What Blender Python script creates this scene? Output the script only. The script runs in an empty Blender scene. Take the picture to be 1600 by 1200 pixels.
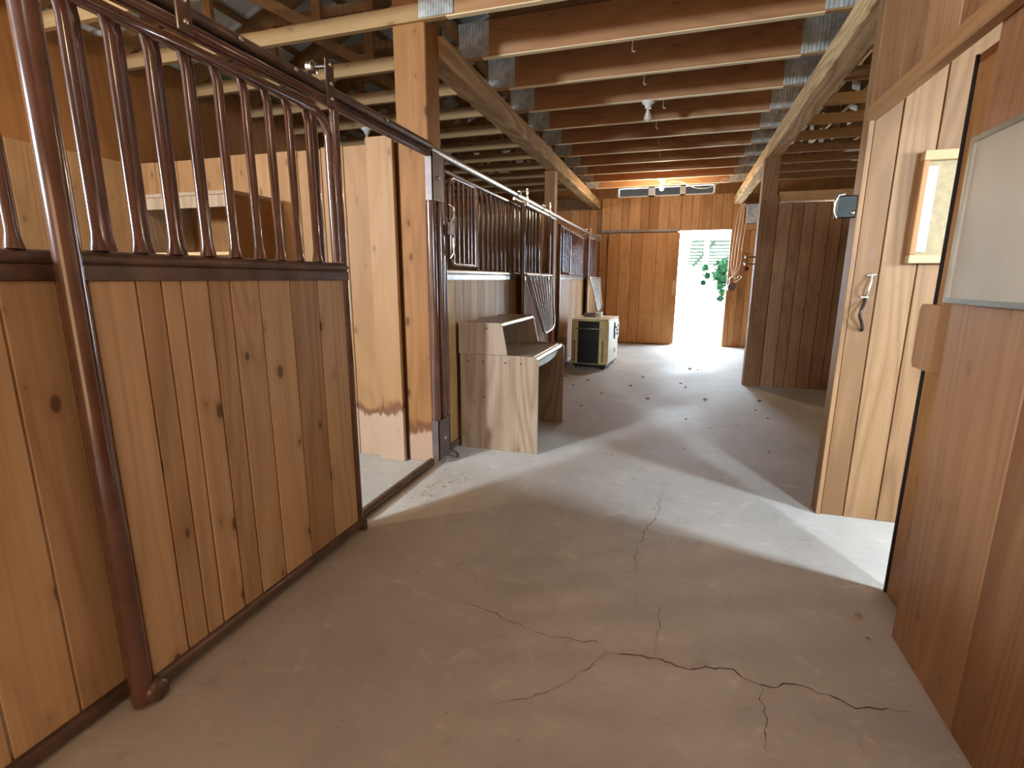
import bpy, math, random
from mathutils import Vector, Matrix
random.seed(7)
sc = bpy.context.scene
COL = sc.collection
PI = math.pi

# ------------------------------------------------------------------ camera
cam_d = bpy.data.cameras.new('camera'); cam = bpy.data.objects.new('camera', cam_d); COL.objects.link(cam)
F = 784.0
vl = Vector((1055-800, 437-600, F)).normalized()            # aisle direction in camera space (x right, y down, z forward)
vd = Vector((785-800, 4350-600, F)); vd = (vd - vd.dot(vl)*vl).normalized()
up_c = -vd; fw_c = vl; rt_c = fw_c.cross(up_c)
if rt_c.x < 0: rt_c = -rt_c
Bm = (rt_c, fw_c, up_c)                                     # rows: world axes in camera space
m = Matrix(((Bm[0].x, -Bm[0].y, -Bm[0].z, 0), (Bm[1].x, -Bm[1].y, -Bm[1].z, 0), (Bm[2].x, -Bm[2].y, -Bm[2].z, 1.32), (0, 0, 0, 1)))
cam.matrix_world = m
cam_d.sensor_width = 36; cam_d.lens = F/1600*36; cam_d.clip_start = 0.02; cam_d.clip_end = 200
sc.camera = cam

# ------------------------------------------------------------------ world, exposure
w = bpy.data.worlds.new('world'); sc.world = w; w.use_nodes = True
bg = w.node_tree.nodes['Background']; bg.inputs['Color'].default_value = (0.70, 0.85, 1.0, 1); bg.inputs['Strength'].default_value = 26
sc.view_settings.view_transform = 'Standard'; sc.view_settings.look = 'None'
sc.view_settings.exposure = 0.6; sc.view_settings.gamma = 1; sc.view_settings.use_curve_mapping = False
try:
    sc.cycles.use_denoising = True; sc.cycles.max_bounces = 8; sc.cycles.diffuse_bounces = 5
    sc.cycles.sample_clamp_indirect = 6
except Exception: pass

def area_light(name, loc, target, sx, sy, power, color):
    d = bpy.data.lights.new(name, 'AREA'); d.shape = 'RECTANGLE'; d.size = sx; d.size_y = sy; d.energy = power; d.color = color
    o = bpy.data.objects.new(name, d); COL.objects.link(o); o.location = loc
    o.rotation_euler = (Vector(target)-Vector(loc)).to_track_quat('-Z', 'Y').to_euler(); return o
DAY = (0.74, 0.89, 1.0)
# daylight entering through the three windows of the barn that are outside the picture, and the far doorway
area_light('daylight_stall_window', (-4.16, -1.95, 2.3), (-1.5, 2.6, 0.2), .45, .5, 300, DAY)
area_light('daylight_east_window', (3.42, 1.55, 1.85), (0.9, 2.5, 0.3), .45, .6, 105, DAY)
area_light('daylight_south_window', (3.15, -2.5, 2.35), (0.7, 3.2, 0.1), .34, .45, 255, DAY)
# broad warm fill light added behind the camera, where the wall has no doorway
area_light('near_end_fill', (-.35, -2.5, 1.1), (-.35, 5, 1.5), 1.9, 2.0, 29, (1, .63, .34))

# ------------------------------------------------------------------ materials
def nd(nt, t, **kw):
    n = nt.nodes.new(t)
    for k, v in kw.items():
        if k in ('operation', 'data_type', 'blend_type', 'feature', 'wave_type', 'bands_direction', 'attribute_name', 'noise_dimensions', 'interpolation_type', 'distance'):
            try: setattr(n, k, v); continue
            except Exception: pass
        n.inputs[k].default_value = v
    return n
def new_mat(name):
    ma = bpy.data.materials.new(name); ma.use_nodes = True
    return ma, ma.node_tree, ma.node_tree.nodes['Principled BSDF']
def mth(nt, op, a, b=None, clamp=False):
    n = nt.nodes.new('ShaderNodeMath'); n.operation = op; n.use_clamp = clamp
    for i, x in enumerate((a, b)):
        if x is None: continue
        if isinstance(x, (int, float)): n.inputs[i].default_value = x
        else: nt.links.new(x, n.inputs[i])
    return n.outputs[0]
def mixc(nt, f, a, b):
    n = nt.nodes.new('ShaderNodeMix'); n.data_type = 'RGBA'
    for i, x in ((0, f), (6, a), (7, b)):
        if isinstance(x, (int, float)): n.inputs[i].default_value = x
        elif isinstance(x, tuple): n.inputs[i].default_value = (*x, 1)
        else: nt.links.new(x, n.inputs[i])
    return n.outputs[2]
def mapr(nt, v, a, b, c=0, d=1):
    n = nt.nodes.new('ShaderNodeMapRange'); n.interpolation_type = 'SMOOTHSTEP'
    nt.links.new(v, n.inputs[0])
    for i, x in enumerate((a, b, c, d)): n.inputs[i+1].default_value = x
    return n.outputs[0]
def noise(nt, vec, scale, detail=3, rough=.55, dist=0):
    n = nt.nodes.new('ShaderNodeTexNoise'); nt.links.new(vec, n.inputs['Vector'])
    n.inputs['Scale'].default_value = scale; n.inputs['Detail'].default_value = detail
    n.inputs['Roughness'].default_value = rough; n.inputs['Distortion'].default_value = dist
    return n.outputs[0]
def wood(name, light, dark, axis='z', knots=1.0, rough=.62, ring=.35, stain=None, var=.7, knotcol=None, bump=(.25, .003)):
    ma, nt, p = new_mat(name)
    tc = nt.nodes.new('ShaderNodeTexCoord'); at = nt.nodes.new('ShaderNodeAttribute'); at.attribute_name = 'rnd'
    sc_ = nt.nodes.new('ShaderNodeVectorMath'); sc_.operation = 'SCALE'; sc_.inputs['Scale'].default_value = 9
    nt.links.new(at.outputs['Vector'], sc_.inputs[0])
    ad = nt.nodes.new('ShaderNodeVectorMath'); ad.operation = 'ADD'
    nt.links.new(tc.outputs['Object'], ad.inputs[0]); nt.links.new(sc_.outputs[0], ad.inputs[1])
    def stretched(k):
        mp = nt.nodes.new('ShaderNodeMapping'); s = [1, 1, 1]; s['xyz'.index(axis)] = k
        mp.inputs['Scale'].default_value = s; nt.links.new(ad.outputs[0], mp.inputs['Vector']); return mp.outputs[0]
    v1 = stretched(.13); v2 = stretched(.02); v3 = stretched(.5)
    n1 = noise(nt, v1, 3.6, 1.5, .4, .15)
    r = mth(nt, 'PINGPONG', mth(nt, 'MULTIPLY', n1, 11.0), .5); r = mth(nt, 'MULTIPLY', r, 2.0); r = mth(nt, 'POWER', r, 1.6)
    n2 = noise(nt, v2, 70, 4, .6)
    n3 = noise(nt, stretched(.3), 3.0, 3, .6)
    sp = nt.nodes.new('ShaderNodeSeparateXYZ'); nt.links.new(at.outputs['Vector'], sp.inputs[0])
    f = mth(nt, 'MULTIPLY', sp.outputs[0], var)
    f = mth(nt, 'ADD', f, mth(nt, 'MULTIPLY', r, ring))
    f = mth(nt, 'ADD', f, mth(nt, 'MULTIPLY', mth(nt, 'SUBTRACT', n2, .5), .9))
    f = mth(nt, 'ADD', f, mth(nt, 'MULTIPLY', mth(nt, 'SUBTRACT', n3, .45), .9), clamp=True)
    c = mixc(nt, f, light, dark)
    if knots:
        sx = nt.nodes.new('ShaderNodeSeparateXYZ'); nt.links.new(ad.outputs[0], sx.inputs[0]); gi = 'xyz'.index(axis)
        oth = [i for i in range(3) if i != gi]; cx_ = nt.nodes.new('ShaderNodeCombineXYZ')
        nt.links.new(mth(nt, 'ADD', sx.outputs[oth[0]], sx.outputs[oth[1]]), cx_.inputs[0]); nt.links.new(mth(nt, 'MULTIPLY', sx.outputs[gi], .5), cx_.inputs[1])
        wob = noise(nt, tc.outputs['Object'], 14, 2); 
        vo = nt.nodes.new('ShaderNodeTexVoronoi'); vo.voronoi_dimensions = '2D'; vo.inputs['Scale'].default_value = 5.2; nt.links.new(cx_.outputs[0], vo.inputs['Vector'])
        dd = mth(nt, 'ADD', vo.outputs['Distance'], mth(nt, 'MULTIPLY', mth(nt, 'SUBTRACT', wob, .5), .07))
        sc2 = nt.nodes.new('ShaderNodeSeparateXYZ'); nt.links.new(vo.outputs['Color'], sc2.inputs[0])
        dd = mth(nt, 'ADD', dd, mth(nt, 'MULTIPLY', sc2.outputs[0], .075))   # many knots small, some absent
        k = mapr(nt, dd, .10, .055)
        k2 = mapr(nt, dd, .22, .08, 0, .4)
        kc = knotcol or tuple(x*.32 for x in dark)
        c = mixc(nt, mth(nt, 'MULTIPLY', k2, knots, True), c, dark)
        c = mixc(nt, mth(nt, 'MULTIPLY', k, .85*knots, True), c, kc)
    if stain:   # a dried tide mark of wet bedding near the foot of the boards
        zz = nt.nodes.new('ShaderNodeSeparateXYZ'); nt.links.new(tc.outputs['Object'], zz.inputs[0])
        wv = noise(nt, stretched(.12), 22, 3, .7)
        w2 = noise(nt, tc.outputs['Object'], 3.0, 2)
        h = mth(nt, 'ADD', mth(nt, 'ADD', zz.outputs[2], mth(nt, 'MULTIPLY', wv, -.16)), mth(nt, 'MULTIPLY', w2, -.35))
        lo = mapr(nt, h, stain-.17, stain-.20)
        band = mth(nt, 'MULTIPLY', mapr(nt, h, stain-.10, stain-.165), mapr(nt, h, stain-.22, stain-.185))
        c = mixc(nt, mth(nt, 'MULTIPLY', lo, .6), c, (.5, .36, .27)); c = mixc(nt, mth(nt, 'MULTIPLY', band, .8), c, (.13, .045, .02))
    nt.links.new(c, p.inputs['Base Color']); p.inputs['Roughness'].default_value = rough; p.inputs['Specular IOR Level'].default_value = .22
    bp = nt.nodes.new('ShaderNodeBump'); bp.inputs['Strength'].default_value = bump[0]; bp.inputs['Distance'].default_value = bump[1]
    nt.links.new(mth(nt, 'ADD', mth(nt, 'MULTIPLY', noise(nt, tc.outputs['Object'], 35, 3, .7, 1.5), bump[1]*60), mth(nt, 'ADD', n2, mth(nt, 'MULTIPLY', r, .4))), bp.inputs['Height']); nt.links.new(bp.outputs[0], p.inputs['Normal'])
    return ma
def plain(name, col, rough=.5, metal=0.0, mott=0.0, mscale=8, coat=0, bump=0):
    ma, nt, p = new_mat(name); tc = nt.nodes.new('ShaderNodeTexCoord')
    n = noise(nt, tc.outputs['Object'], mscale, 4, .6)
    lo = tuple(x*(1-mott) for x in col); hi = tuple(min(1, x*(1+mott)) for x in col)
    nt.links.new(mixc(nt, mapr(nt, n, .3, .7), lo, hi), p.inputs['Base Color'])
    p.inputs['Roughness'].default_value = rough; p.inputs['Metallic'].default_value = metal
    if coat: p.inputs['Coat Weight'].default_value = coat; p.inputs['Coat Roughness'].default_value = .1
    if bump:
        bp = nt.nodes.new('ShaderNodeBump'); bp.inputs['Strength'].default_value = bump; bp.inputs['Distance'].default_value = .01
        nt.links.new(n, bp.inputs['Height']); nt.links.new(bp.outputs[0], p.inputs['Normal'])
    return ma
def emis(name, col, s):
    ma, nt, p = new_mat(name); p.inputs['Base Color'].default_value = (*col, 1)
    p.inputs['Emission Color'].default_value = (*col, 1); p.inputs['Emission Strength'].default_value = s; return ma

M = {}
M['pine'] = wood('pine_boards', (.57, .405, .25), (.31, .195, .105), 'z', 1.0, .55, .3)
M['pine_front'] = wood('yellowed_pine_front', (.40, .235, .09), (.21, .105, .032), 'z', .4, .5, .3)
M['pine_stall'] = wood('pine_boards_stained_foot', (.37, .205, .092), (.24, .118, .044), 'z', .6, .5, .3, stain=.30)
M['lining'] = wood('pine_wall_lining', (.44, .30, .165), (.29, .17, .085), 'z', .5)
M['cedar'] = wood('cedar_boards', (.54, .285, .115), (.33, .15, .055), 'z', .5, .55, .35)
M['cedar_red'] = wood('reddish_cedar_boards', (.38, .20, .10), (.21, .095, .042), 'z', .35, .45, .35)
M['dark_boards'] = wood('dark_brown_boards', (.30, .165, .085), (.15, .075, .034), 'z', .4)
M['end_boards'] = wood('pale_end_wall_boards', (.29, .165, .080), (.18, .093, .040), 'z', .55, .5, .55, knotcol=(.2, .11, .09))
M['post'] = wood('timber_post', (.31, .145, .048), (.19, .075, .022), 'z', .9, .6, .4, stain=.2)
M['plain_post'] = wood('far_timber_post', (.42, .22, .09), (.26, .12, .045), 'z', .3)
M['trim_y'] = wood('trim_timber', (.40, .22, .10), (.25, .125, .05), 'y', .3)
M['trim_z'] = wood('upright_trim_timber', (.42, .22, .10), (.27, .125, .05), 'z', .3)
M['beam'] = wood('rough_sawn_beam', (.74, .54, .30), (.36, .22, .10), 'y', .3, .8, .7, bump=(.8, .012))
M['joist'] = wood('brown_joist', (.46, .25, .125), (.27, .13, .058), 'x', .4, .65, .3)
M['chord'] = wood('pale_truss_timber', (.34, .215, .10), (.22, .125, .055), 'x', .5, .7, .2)
M['web'] = wood('truss_web_timber', (.30, .165, .07), (.15, .075, .03), 'z', .2, .7, .2)
M['loft'] = wood('loft_sheathing', (.28, .15, .07), (.15, .075, .032), 'x', .2)
M['ply'] = wood('brown_plywood', (.33, .165, .06), (.2, .09, .03), 'z', .1)
M['laminate'] = wood('grey_brown_wood_laminate', (.36, .265, .185), (.19, .125, .08), 'z', .25, .42, .55, var=.25)
M['laminate_x'] = wood('grey_brown_wood_laminate_top', (.30, .215, .145), (.19, .13, .085), 'y', .0, .35, .3, var=.1)
M['laminate_in'] = wood('orange_wood_laminate', (.30, .14, .045), (.19, .08, .025), 'z', .1, .45, .4)
M['pale_wood'] = wood('pale_frame_wood', (.50, .37, .20), (.38, .26, .13), 'x', .2)
M['brown'] = plain('dark_brown_gloss_paint', (.105, .048, .034), .2, .0, .25, 5, coat=.8)
M['brown_flat'] = plain('dusty_brown_steel', (.11, .068, .052), .36, .2, .35, 9, coat=.2)
M['bracket'] = plain('taupe_painted_plate', (.12, .085, .078), .42, .2, .2, 12)
M['galv'] = plain('galvanised_steel', (.52, .52, .49), .3, .85, .2, 30)
M['chrome'] = plain('worn_chrome', (.62, .60, .55), .18, 1.0, .15, 30)
M['plate'] = plain('galvanised_nail_plate', (.42, .44, .44), .5, .2, .3, 14, bump=.3)
M['roof'] = plain('blue_grey_roof_metal', (.68, .78, .82), .5, 0, .12, 3)
M['band'] = wood('lit_timber_edge', (.82, .70, .45), (.66, .52, .31), 'x', .0)  # pale tone paints light from the floor onto timber edges
M['rail_grey'] = plain('sheen_rail_metal', (.34, .31, .27), .28, .7, .2, 10)  # grey tone stands for window light reflected in the glossy brown rail
M['dark_leaf'] = plain('soffit_board', (.014, .012, .010), .9)
M['black'] = plain('black_plastic', (.012, .013, .014), .4, 0, .3, 20)
M['grille'] = plain('dark_grille', (.03, .034, .036), .35, .3, .3, 40)
M['yellow'] = plain('pale_yellow_casing', (.64, .52, .25), .4, 0, .12, 6)
M['cream'] = plain('cream_casing', (.72, .68, .50), .45, 0, .1, 6)
M['white'] = plain('white_plastic', (.8, .8, .78), .4, 0, .05)
M['porcelain'] = plain('white_porcelain', (.75, .76, .72), .25, 0, .05)
M['board_white'] = plain('whiteboard_surface', (.47, .41, .33), .25, 0, .04, 2, coat=.3)
M['alu'] = plain('aluminium_frame', (.50, .52, .48), .35, .8, .1)
M['cork'] = plain('tan_pinboard', (.32, .25, .145), .9, 0, .12, 30, bump=.1)
M['paper'] = plain('white_paper', (.55, .54, .56), .7, 0, .15, 30)
M['iron'] = plain('dark_iron', (.07, .045, .04), .4, .7, .4, 20)
M['cord'] = plain('pale_cord', (.72, .58, .42), .7, 0, .1)
M['wire'] = plain('white_cable', (.75, .68, .55), .5, 0, .05)
M['greenblk'] = plain('dark_green_enamel', (.008, .013, .011), .45, 0, .3, coat=.15)
M['stone'] = plain('grey_pebble', (.30, .27, .23), .9, 0, .4, 30)
M['straw'] = plain('dry_straw', (.42, .33, .17), .8, 0, .4, 30)
M['crack'] = plain('crack_dark', (.10, .06, .04), .95, 0, .4, 30)
M['blade'] = plain('rubber_black', (.015, .012, .014), .7)
M['gravel'] = plain('pale_gravel_ground', (.40, .40, .385), .95, 0, .06, 3)
M['leaf'] = plain('green_leaf', (.018, .050, .022), .8, 0, .4, 5)
M['greenblk'].node_tree.nodes['Principled BSDF'].inputs['Specular IOR Level'].default_value = .2
for k_ in ('leaf', 'dark_leaf'):
    M[k_].node_tree.nodes['Principled BSDF'].inputs['Specular IOR Level'].default_value = 0
M['white_paint'] = plain('white_painted_timber', (.85, .85, .84), .6, 0, .03)
M['slat'] = plain('greenish_roof_slat', (.034, .046, .030), .6, 0, .15)
M['glow'] = emis('lit_bulb_glass', (1, .74, .38), 60)
gm, gnt, gp = new_mat('clear_bulb_glass'); gp.inputs['Base Color'].default_value = (.9, .88, .8, 1); gp.inputs['Roughness'].default_value = .15
gp.inputs['Transmission Weight'].default_value = .5; M['glass'] = gm
M['slat'].node_tree.nodes['Principled BSDF'].inputs['Specular IOR Level'].default_value = 0
# concrete floor
fm, nt, p = new_mat('dusty_concrete')
tc = nt.nodes.new('ShaderNodeTexCoord'); O = tc.outputs['Object']
a = noise(nt, O, 1.1, 5, .6); b = noise(nt, O, 9, 5, .65, .6); g = noise(nt, O, 120, 2, .6)
c = mixc(nt, mapr(nt, a, .3, .7), (.41, .39, .36), (.53, .505, .47))
c = mixc(nt, mapr(nt, b, .56, .75, 0, .45), c, (.66, .64, .60))
c = mixc(nt, mapr(nt, b, .42, .28, 0, .4), c, (.30, .27, .235))
wv = nt.nodes.new('ShaderNodeTexWave'); wv.wave_type = 'RINGS'; wv.inputs['Scale'].default_value = 1.7; wv.inputs['Distortion'].default_value = 9; wv.inputs['Detail'].default_value = 3; wv.inputs['Detail Scale'].default_value = 1.2
nt.links.new(O, wv.inputs['Vector'])
c = mixc(nt, mth(nt, 'MULTIPLY', mapr(nt, wv.outputs['Fac'], .90, 1.0), mapr(nt, b, .5, .62, 0, .35)), c, (.62, .6, .55))
c = mixc(nt, mapr(nt, g, .66, .74, 0, .5), c, (.22, .18, .15))
nt.links.new(c, p.inputs['Base Color'])
nt.links.new(mapr(nt, a, .2, .8, .55, .8), p.inputs['Roughness'])
bp = nt.nodes.new('ShaderNodeBump'); bp.inputs['Strength'].default_value = .35; bp.inputs['Distance'].default_value = .012
nt.links.new(mth(nt, 'ADD', b, mth(nt, 'MULTIPLY', g, .15)), bp.inputs['Height']); nt.links.new(bp.outputs[0], p.inputs['Normal'])
p.inputs['Specular IOR Level'].default_value = .25; M['floor'] = fm

# ------------------------------------------------------------------ builders
class MB:
    """collects shapes in world (or local) coordinates and links them as ONE mesh object"""
    def __init__(s): s.v = []; s.f = []; s.r = []; s.sm = []; s.mi = []
    def add(s, vs, fs, rnd=None, smooth=False, mi=0):
        o = len(s.v); s.v += [tuple(x) for x in vs]
        rnd = rnd or (random.random(), random.random(), random.random())
        for f in fs: s.f.append(tuple(i+o for i in f)); s.r.append(rnd); s.sm.append(smooth); s.mi.append(mi)
        return s
    def box(s, x0, x1, y0, y1, z0, z1, rnd=None, b=0, mi=0):
        if x1 < x0: x0, x1 = x1, x0
        if y1 < y0: y0, y1 = y1, y0
        if z1 < z0: z0, z1 = z1, z0
        b = min(b, (x1-x0)*.45, (y1-y0)*.45, (z1-z0)*.45)
        if b <= 0:
            vs = [(x, y, z) for z in (z0, z1) for y in (y0, y1) for x in (x0, x1)]
            fs = [(0, 2, 3, 1), (4, 5, 7, 6), (0, 1, 5, 4), (2, 6, 7, 3), (0, 4, 6, 2), (1, 3, 7, 5)]
            return s.add(vs, fs, rnd, mi=mi)
        # chamfered box: 24 verts
        vs = []; idx = {}
        X = (x0, x1); Y = (y0, y1); Z = (z0, z1)
        for i in (0, 1):
            for j in (0, 1):
                for k in (0, 1):
                    sx, sy, sz = (1, -1)[i], (1, -1)[j], (1, -1)[k]
                    idx[(i, j, k, 'x')] = len(vs); vs.append((X[i], Y[j]+sy*b, Z[k]+sz*b))
                    idx[(i, j, k, 'y')] = len(vs); vs.append((X[i]+sx*b, Y[j], Z[k]+sz*b))
                    idx[(i, j, k, 'z')] = len(vs); vs.append((X[i]+sx*b, Y[j]+sy*b, Z[k]))
        fs = []
        for i in (0, 1):
            q = [idx[(i, j, k, 'x')] for j, k in ((0, 0), (1, 0), (1, 1), (0, 1))]; fs.append(q if i else q[::-1])
            q = [idx[(j, i, k, 'y')] for j, k in ((0, 0), (1, 0), (1, 1), (0, 1))]; fs.append(q[::-1] if i else q)
            q = [idx[(j, k, i, 'z')] for j, k in ((0, 0), (1, 0), (1, 1), (0, 1))]; fs.append(q if i else q[::-1])
        for j in (0, 1):
            for k in (0, 1):
                e = 1 if j == k else -1
                q = [idx[(0, j, k, 'y')], idx[(1, j, k, 'y')], idx[(1, j, k, 'z')], idx[(0, j, k, 'z')]]; fs.append(q)
                q = [idx[(j, 0, k, 'x')], idx[(j, 1, k, 'x')], idx[(j, 1, k, 'z')], idx[(j, 0, k, 'z')]]; fs.append(q)
                q = [idx[(j, k, 0, 'x')], idx[(j, k, 1, 'x')], idx[(j, k, 1, 'y')], idx[(j, k, 0, 'y')]]; fs.append(q)
        for i in (0, 1):
            for j in (0, 1):
                for k in (0, 1): fs.append([idx[(i, j, k, 'x')], idx[(i, j, k, 'y')], idx[(i, j, k, 'z')]])
        # orient faces outward
        cx, cy, cz = (x0+x1)/2, (y0+y1)/2, (z0+z1)/2; out = []
        for f in fs:
            p0, p1, p2 = (Vector(vs[i]) for i in f[:3]); n = (p1-p0).cross(p2-p0)
            ctr = sum((Vector(vs[i]) for i in f), Vector())/len(f)
            # chamfer outward test with box-scaled direction
            d = Vector(((ctr.x-cx)/(x1-x0), (ctr.y-cy)/(y1-y0), (ctr.z-cz)/(z1-z0)))
            out.append(tuple(f) if n.dot(d) >= 0 else tuple(f[::-1]))
        return s.add(vs, out, rnd, mi=mi)
    def bar(s, a, b, w, h, up=(0, 0, 1), rnd=None, mi=0):
        """box beam from a to b with section w (sideways) x h (along up)"""
        a = Vector(a); b = Vector(b); d = (b-a).normalized(); u = Vector(up); u = (u-u.dot(d)*d).normalized(); q = d.cross(u)
        vs = []
        for P in (a, b):
            for i, j in ((-1, -1), (1, -1), (1, 1), (-1, 1)): vs.append(P + q*(i*w/2) + u*(j*h/2))
        return s.add(vs, [(0, 3, 2, 1), (4, 5, 6, 7), (0, 1, 5, 4), (1, 2, 6, 5), (2, 3, 7, 6), (3, 0, 4, 7)], rnd, mi=mi)
    def tube(s, pts, r, n=12, cap=True, closed=False, rnd=None, mi=0):
        pts = [Vector(p) for p in pts]; N = len(pts)
        rr = r if isinstance(r, (list, tuple)) else [r]*N
        d0 = (pts[1]-pts[0]).normalized(); u = Vector((0, 0, 1)) if abs(d0.z) < .9 else Vector((0, 1, 0))
        vs = []
        for i, P in enumerate(pts):
            if closed: d = (pts[(i+1) % N]-pts[i-1]).normalized()
            elif i == 0: d = (pts[1]-pts[0]).normalized()
            elif i == N-1: d = (pts[-1]-pts[-2]).normalized()
            else: d = ((pts[i+1]-P).normalized()+(P-pts[i-1]).normalized()).normalized()
            u = (u-u.dot(d)*d).normalized(); q = d.cross(u)
            for k in range(n):
                t = 2*PI*k/n; vs.append(P+(q*math.cos(t)+u*math.sin(t))*rr[i])
        fs = []
        for i in range(N if closed else N-1):
            j = (i+1) % N
            for k in range(n): fs.append((i*n+k, i*n+(k+1) % n, j*n+(k+1) % n, j*n+k))
        s.add(vs, fs, rnd, True, mi)
        if cap and not closed:
            s.add(vs[:n], [tuple(range(n))[::-1]], rnd, mi=mi); s.add(vs[-n:], [tuple(range(n))], rnd, mi=mi)
        return s
    def lathe(s, c, prof, axis='z', n=20, mi=0):
        c = Vector(c); vs = []; fs = []
        for r, h in prof:
            for k in range(n):
                t = 2*PI*k/n; a, b = r*math.cos(t), r*math.sin(t)
                vs.append(c + {'z': Vector((a, b, h)), 'x': Vector((h, a, b)), 'y': Vector((b, h, a))}[axis])
        for i in range(len(prof)-1):
            for k in range(n): fs.append((i*n+k, i*n+(k+1) % n, (i+1)*n+(k+1) % n, (i+1)*n+k))
        return s.add(vs, fs, None, True, mi)
    def prism(s, poly, ax, a0, a1, rnd=None, mi=0):
        """extrude 2D polygon along axis ax ('x': poly is (y,z); 'y': poly is (x,z))"""
        n = len(poly); vs = []
        for a in (a0, a1):
            for q in poly: vs.append((a, q[0], q[1]) if ax == 'x' else (q[0], a, q[1]) if ax == 'y' else (q[0], q[1], a))
        fs = [tuple(range(n)), tuple(range(2*n-1, n-1, -1))]+[(i, i+n, (i+1) % n+n, (i+1) % n) for i in range(n)]
        return s.add(vs, fs, rnd, mi=mi)
    def build(s, name, mat, parent=None, local=False, origin=None):
        if parent is not None and not local:
            org = parent.get('_o'); org = Vector(org)
        elif parent is not None: org = Vector((0, 0, 0))
        elif origin is not None: org = Vector(origin)
        else:
            xs = [v[0] for v in s.v]; ys = [v[1] for v in s.v]; zs = [v[2] for v in s.v]
            org = Vector(((min(xs)+max(xs))/2, (min(ys)+max(ys))/2, min(zs)))
        me = bpy.data.meshes.new(name)
        me.from_pydata([tuple(Vector(v)-org) for v in s.v], [], s.f)
        at = me.attributes.new('rnd', 'FLOAT_VECTOR', 'FACE')
        at.data.foreach_set('vector', [x for r in s.r for x in r])
        me.polygons.foreach_set('use_smooth', s.sm); me.polygons.foreach_set('material_index', s.mi)
        for mm in (mat if isinstance(mat, (list, tuple)) else [mat]): me.materials.append(M[mm])
        me.update()
        import bmesh
        bm = bmesh.new(); bm.from_mesh(me); bmesh.ops.recalc_face_normals(bm, faces=bm.faces); bm.to_mesh(me); bm.free()
        o = bpy.data.objects.new(name, me); COL.objects.link(o)
        if parent is None: o.location = org; o['_o'] = list(org)
        else: o.parent = parent; o['_o'] = list(parent['_o']) if not local else [0, 0, 0]
        return o
def arc(c, r, a0, a1, plane, k=6):
    """quarter arcs: plane 'yz' or 'xz' etc; c has 3 comps"""
    out = []
    for i in range(k+1):
        t = a0+(a1-a0)*i/k; p_ = Vector(c); u, v = plane
        setattr(p_, u, getattr(p_, u)+r*math.cos(t)); setattr(p_, v, getattr(p_, v)+r*math.sin(t)); out.append(p_)
    return out
def tag(o, label, cat, group=None, kind=None):
    if label: o['label'] = label
    if cat: o['category'] = cat
    if group: o['group'] = group
    if kind: o['kind'] = kind
    return o
def thing(name, loc, label, cat, group=None, rz=0):
    o = bpy.data.objects.new(name, None); COL.objects.link(o); o.location = loc; o.rotation_euler = (0, 0, rz)
    o.empty_display_size = .1; o['_o'] = list(loc); return tag(o, label, cat, group)
def struct(o): o['kind'] = 'structure'; return o
def dup(root, dx, dy, label, dz=0):
    r = root.copy(); COL.objects.link(r); r.location = root.location+Vector((dx, dy, dz)); r['label'] = label
    for ch in list(root.children):
        c_ = ch.copy(); COL.objects.link(c_); c_.parent = r
        for g_ in ch.children:
            d_ = g_.copy(); COL.objects.link(d_); d_.parent = c_
    return r
def boards_y(mb, x0, x1, y0, y1, z0, z1, bw=.14, gap=.005, jit=.15, ztop=0, seams=None, back=True, b=.003):
    """upright boards side by side along y, between x0 and x1"""
    if seams is None:
        n = max(1, round((y1-y0)/bw)); seams = [y0+(y1-y0)*i/n + (random.uniform(-jit, jit)*bw if 0 < i < n else 0) for i in range(n+1)]
    for a_, c_ in zip(seams[:-1], seams[1:]):
        mb.box(x0, x1, a_+gap/2, c_-gap/2, z0, z1+random.uniform(-ztop, ztop), b=b)
def boards_x(mb, y0, y1, x0, x1, z0, z1, bw=.14, gap=.005, jit=.15, ztop=0, seams=None, b=.003):
    if seams is None:
        n = max(1, round((x1-x0)/bw)); seams = [x0+(x1-x0)*i/n + (random.uniform(-jit, jit)*bw if 0 < i < n else 0) for i in range(n+1)]
    for a_, c_ in zip(seams[:-1], seams[1:]):
        mb.box(a_+gap/2, c_-gap/2, y0, y1, z0, z1+random.uniform(-ztop, ztop), b=b)
ORD = ['first', 'second', 'third', 'fourth', 'fifth', 'sixth', 'seventh', 'eighth', 'ninth', 'tenth', 'eleventh', 'twelfth', 'thirteenth', 'fourteenth', 'fifteenth', 'sixteenth', 'seventeenth']

# ------------------------------------------------------------------ the setting
XW, XE, YS, YN = -4.2, 3.5, -2.6, 10.85
fl = struct(MB().box(XW-.1, XE+.1, YS-.1, YN+.15, -.12, 0, b=0).build('floor', 'floor', origin=(0, 0, 0)))
def ribbon(mb, pts, wd, z=.0012, jag=.008):
    P = []
    for (x0, y0), (x1, y1) in zip(pts[:-1], pts[1:]):
        n = max(2, int(math.hypot(x1-x0, y1-y0)/.02))
        for i in range(n): t = i/n; P.append((x0+(x1-x0)*t+random.uniform(-jag, jag), y0+(y1-y0)*t+random.uniform(-jag, jag)))
    P.append(pts[-1])
    vs = []; n = len(P)
    for i, (x, y) in enumerate(P):
        a_ = P[max(0, i-1)]; c_ = P[min(n-1, i+1)]; dx, dy = c_[0]-a_[0], c_[1]-a_[1]; L = math.hypot(dx, dy) or 1
        h = wd*random.uniform(.3, 1)*(1 if 2 < i < n-3 else .4)/2; vs += [(x-dy/L*h, y+dx/L*h, z), (x+dy/L*h, y-dx/L*h, z)]
    mb.add(vs, [(2*i, 2*i+1, 2*i+3, 2*i+2) for i in range(n-1)])
cr = MB()
ribbon(cr, [(-.768, 1.732), (-.56, 1.67), (-.376, 1.624), (-.193, 1.647), (-.143, 1.609)], .0035)
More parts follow.
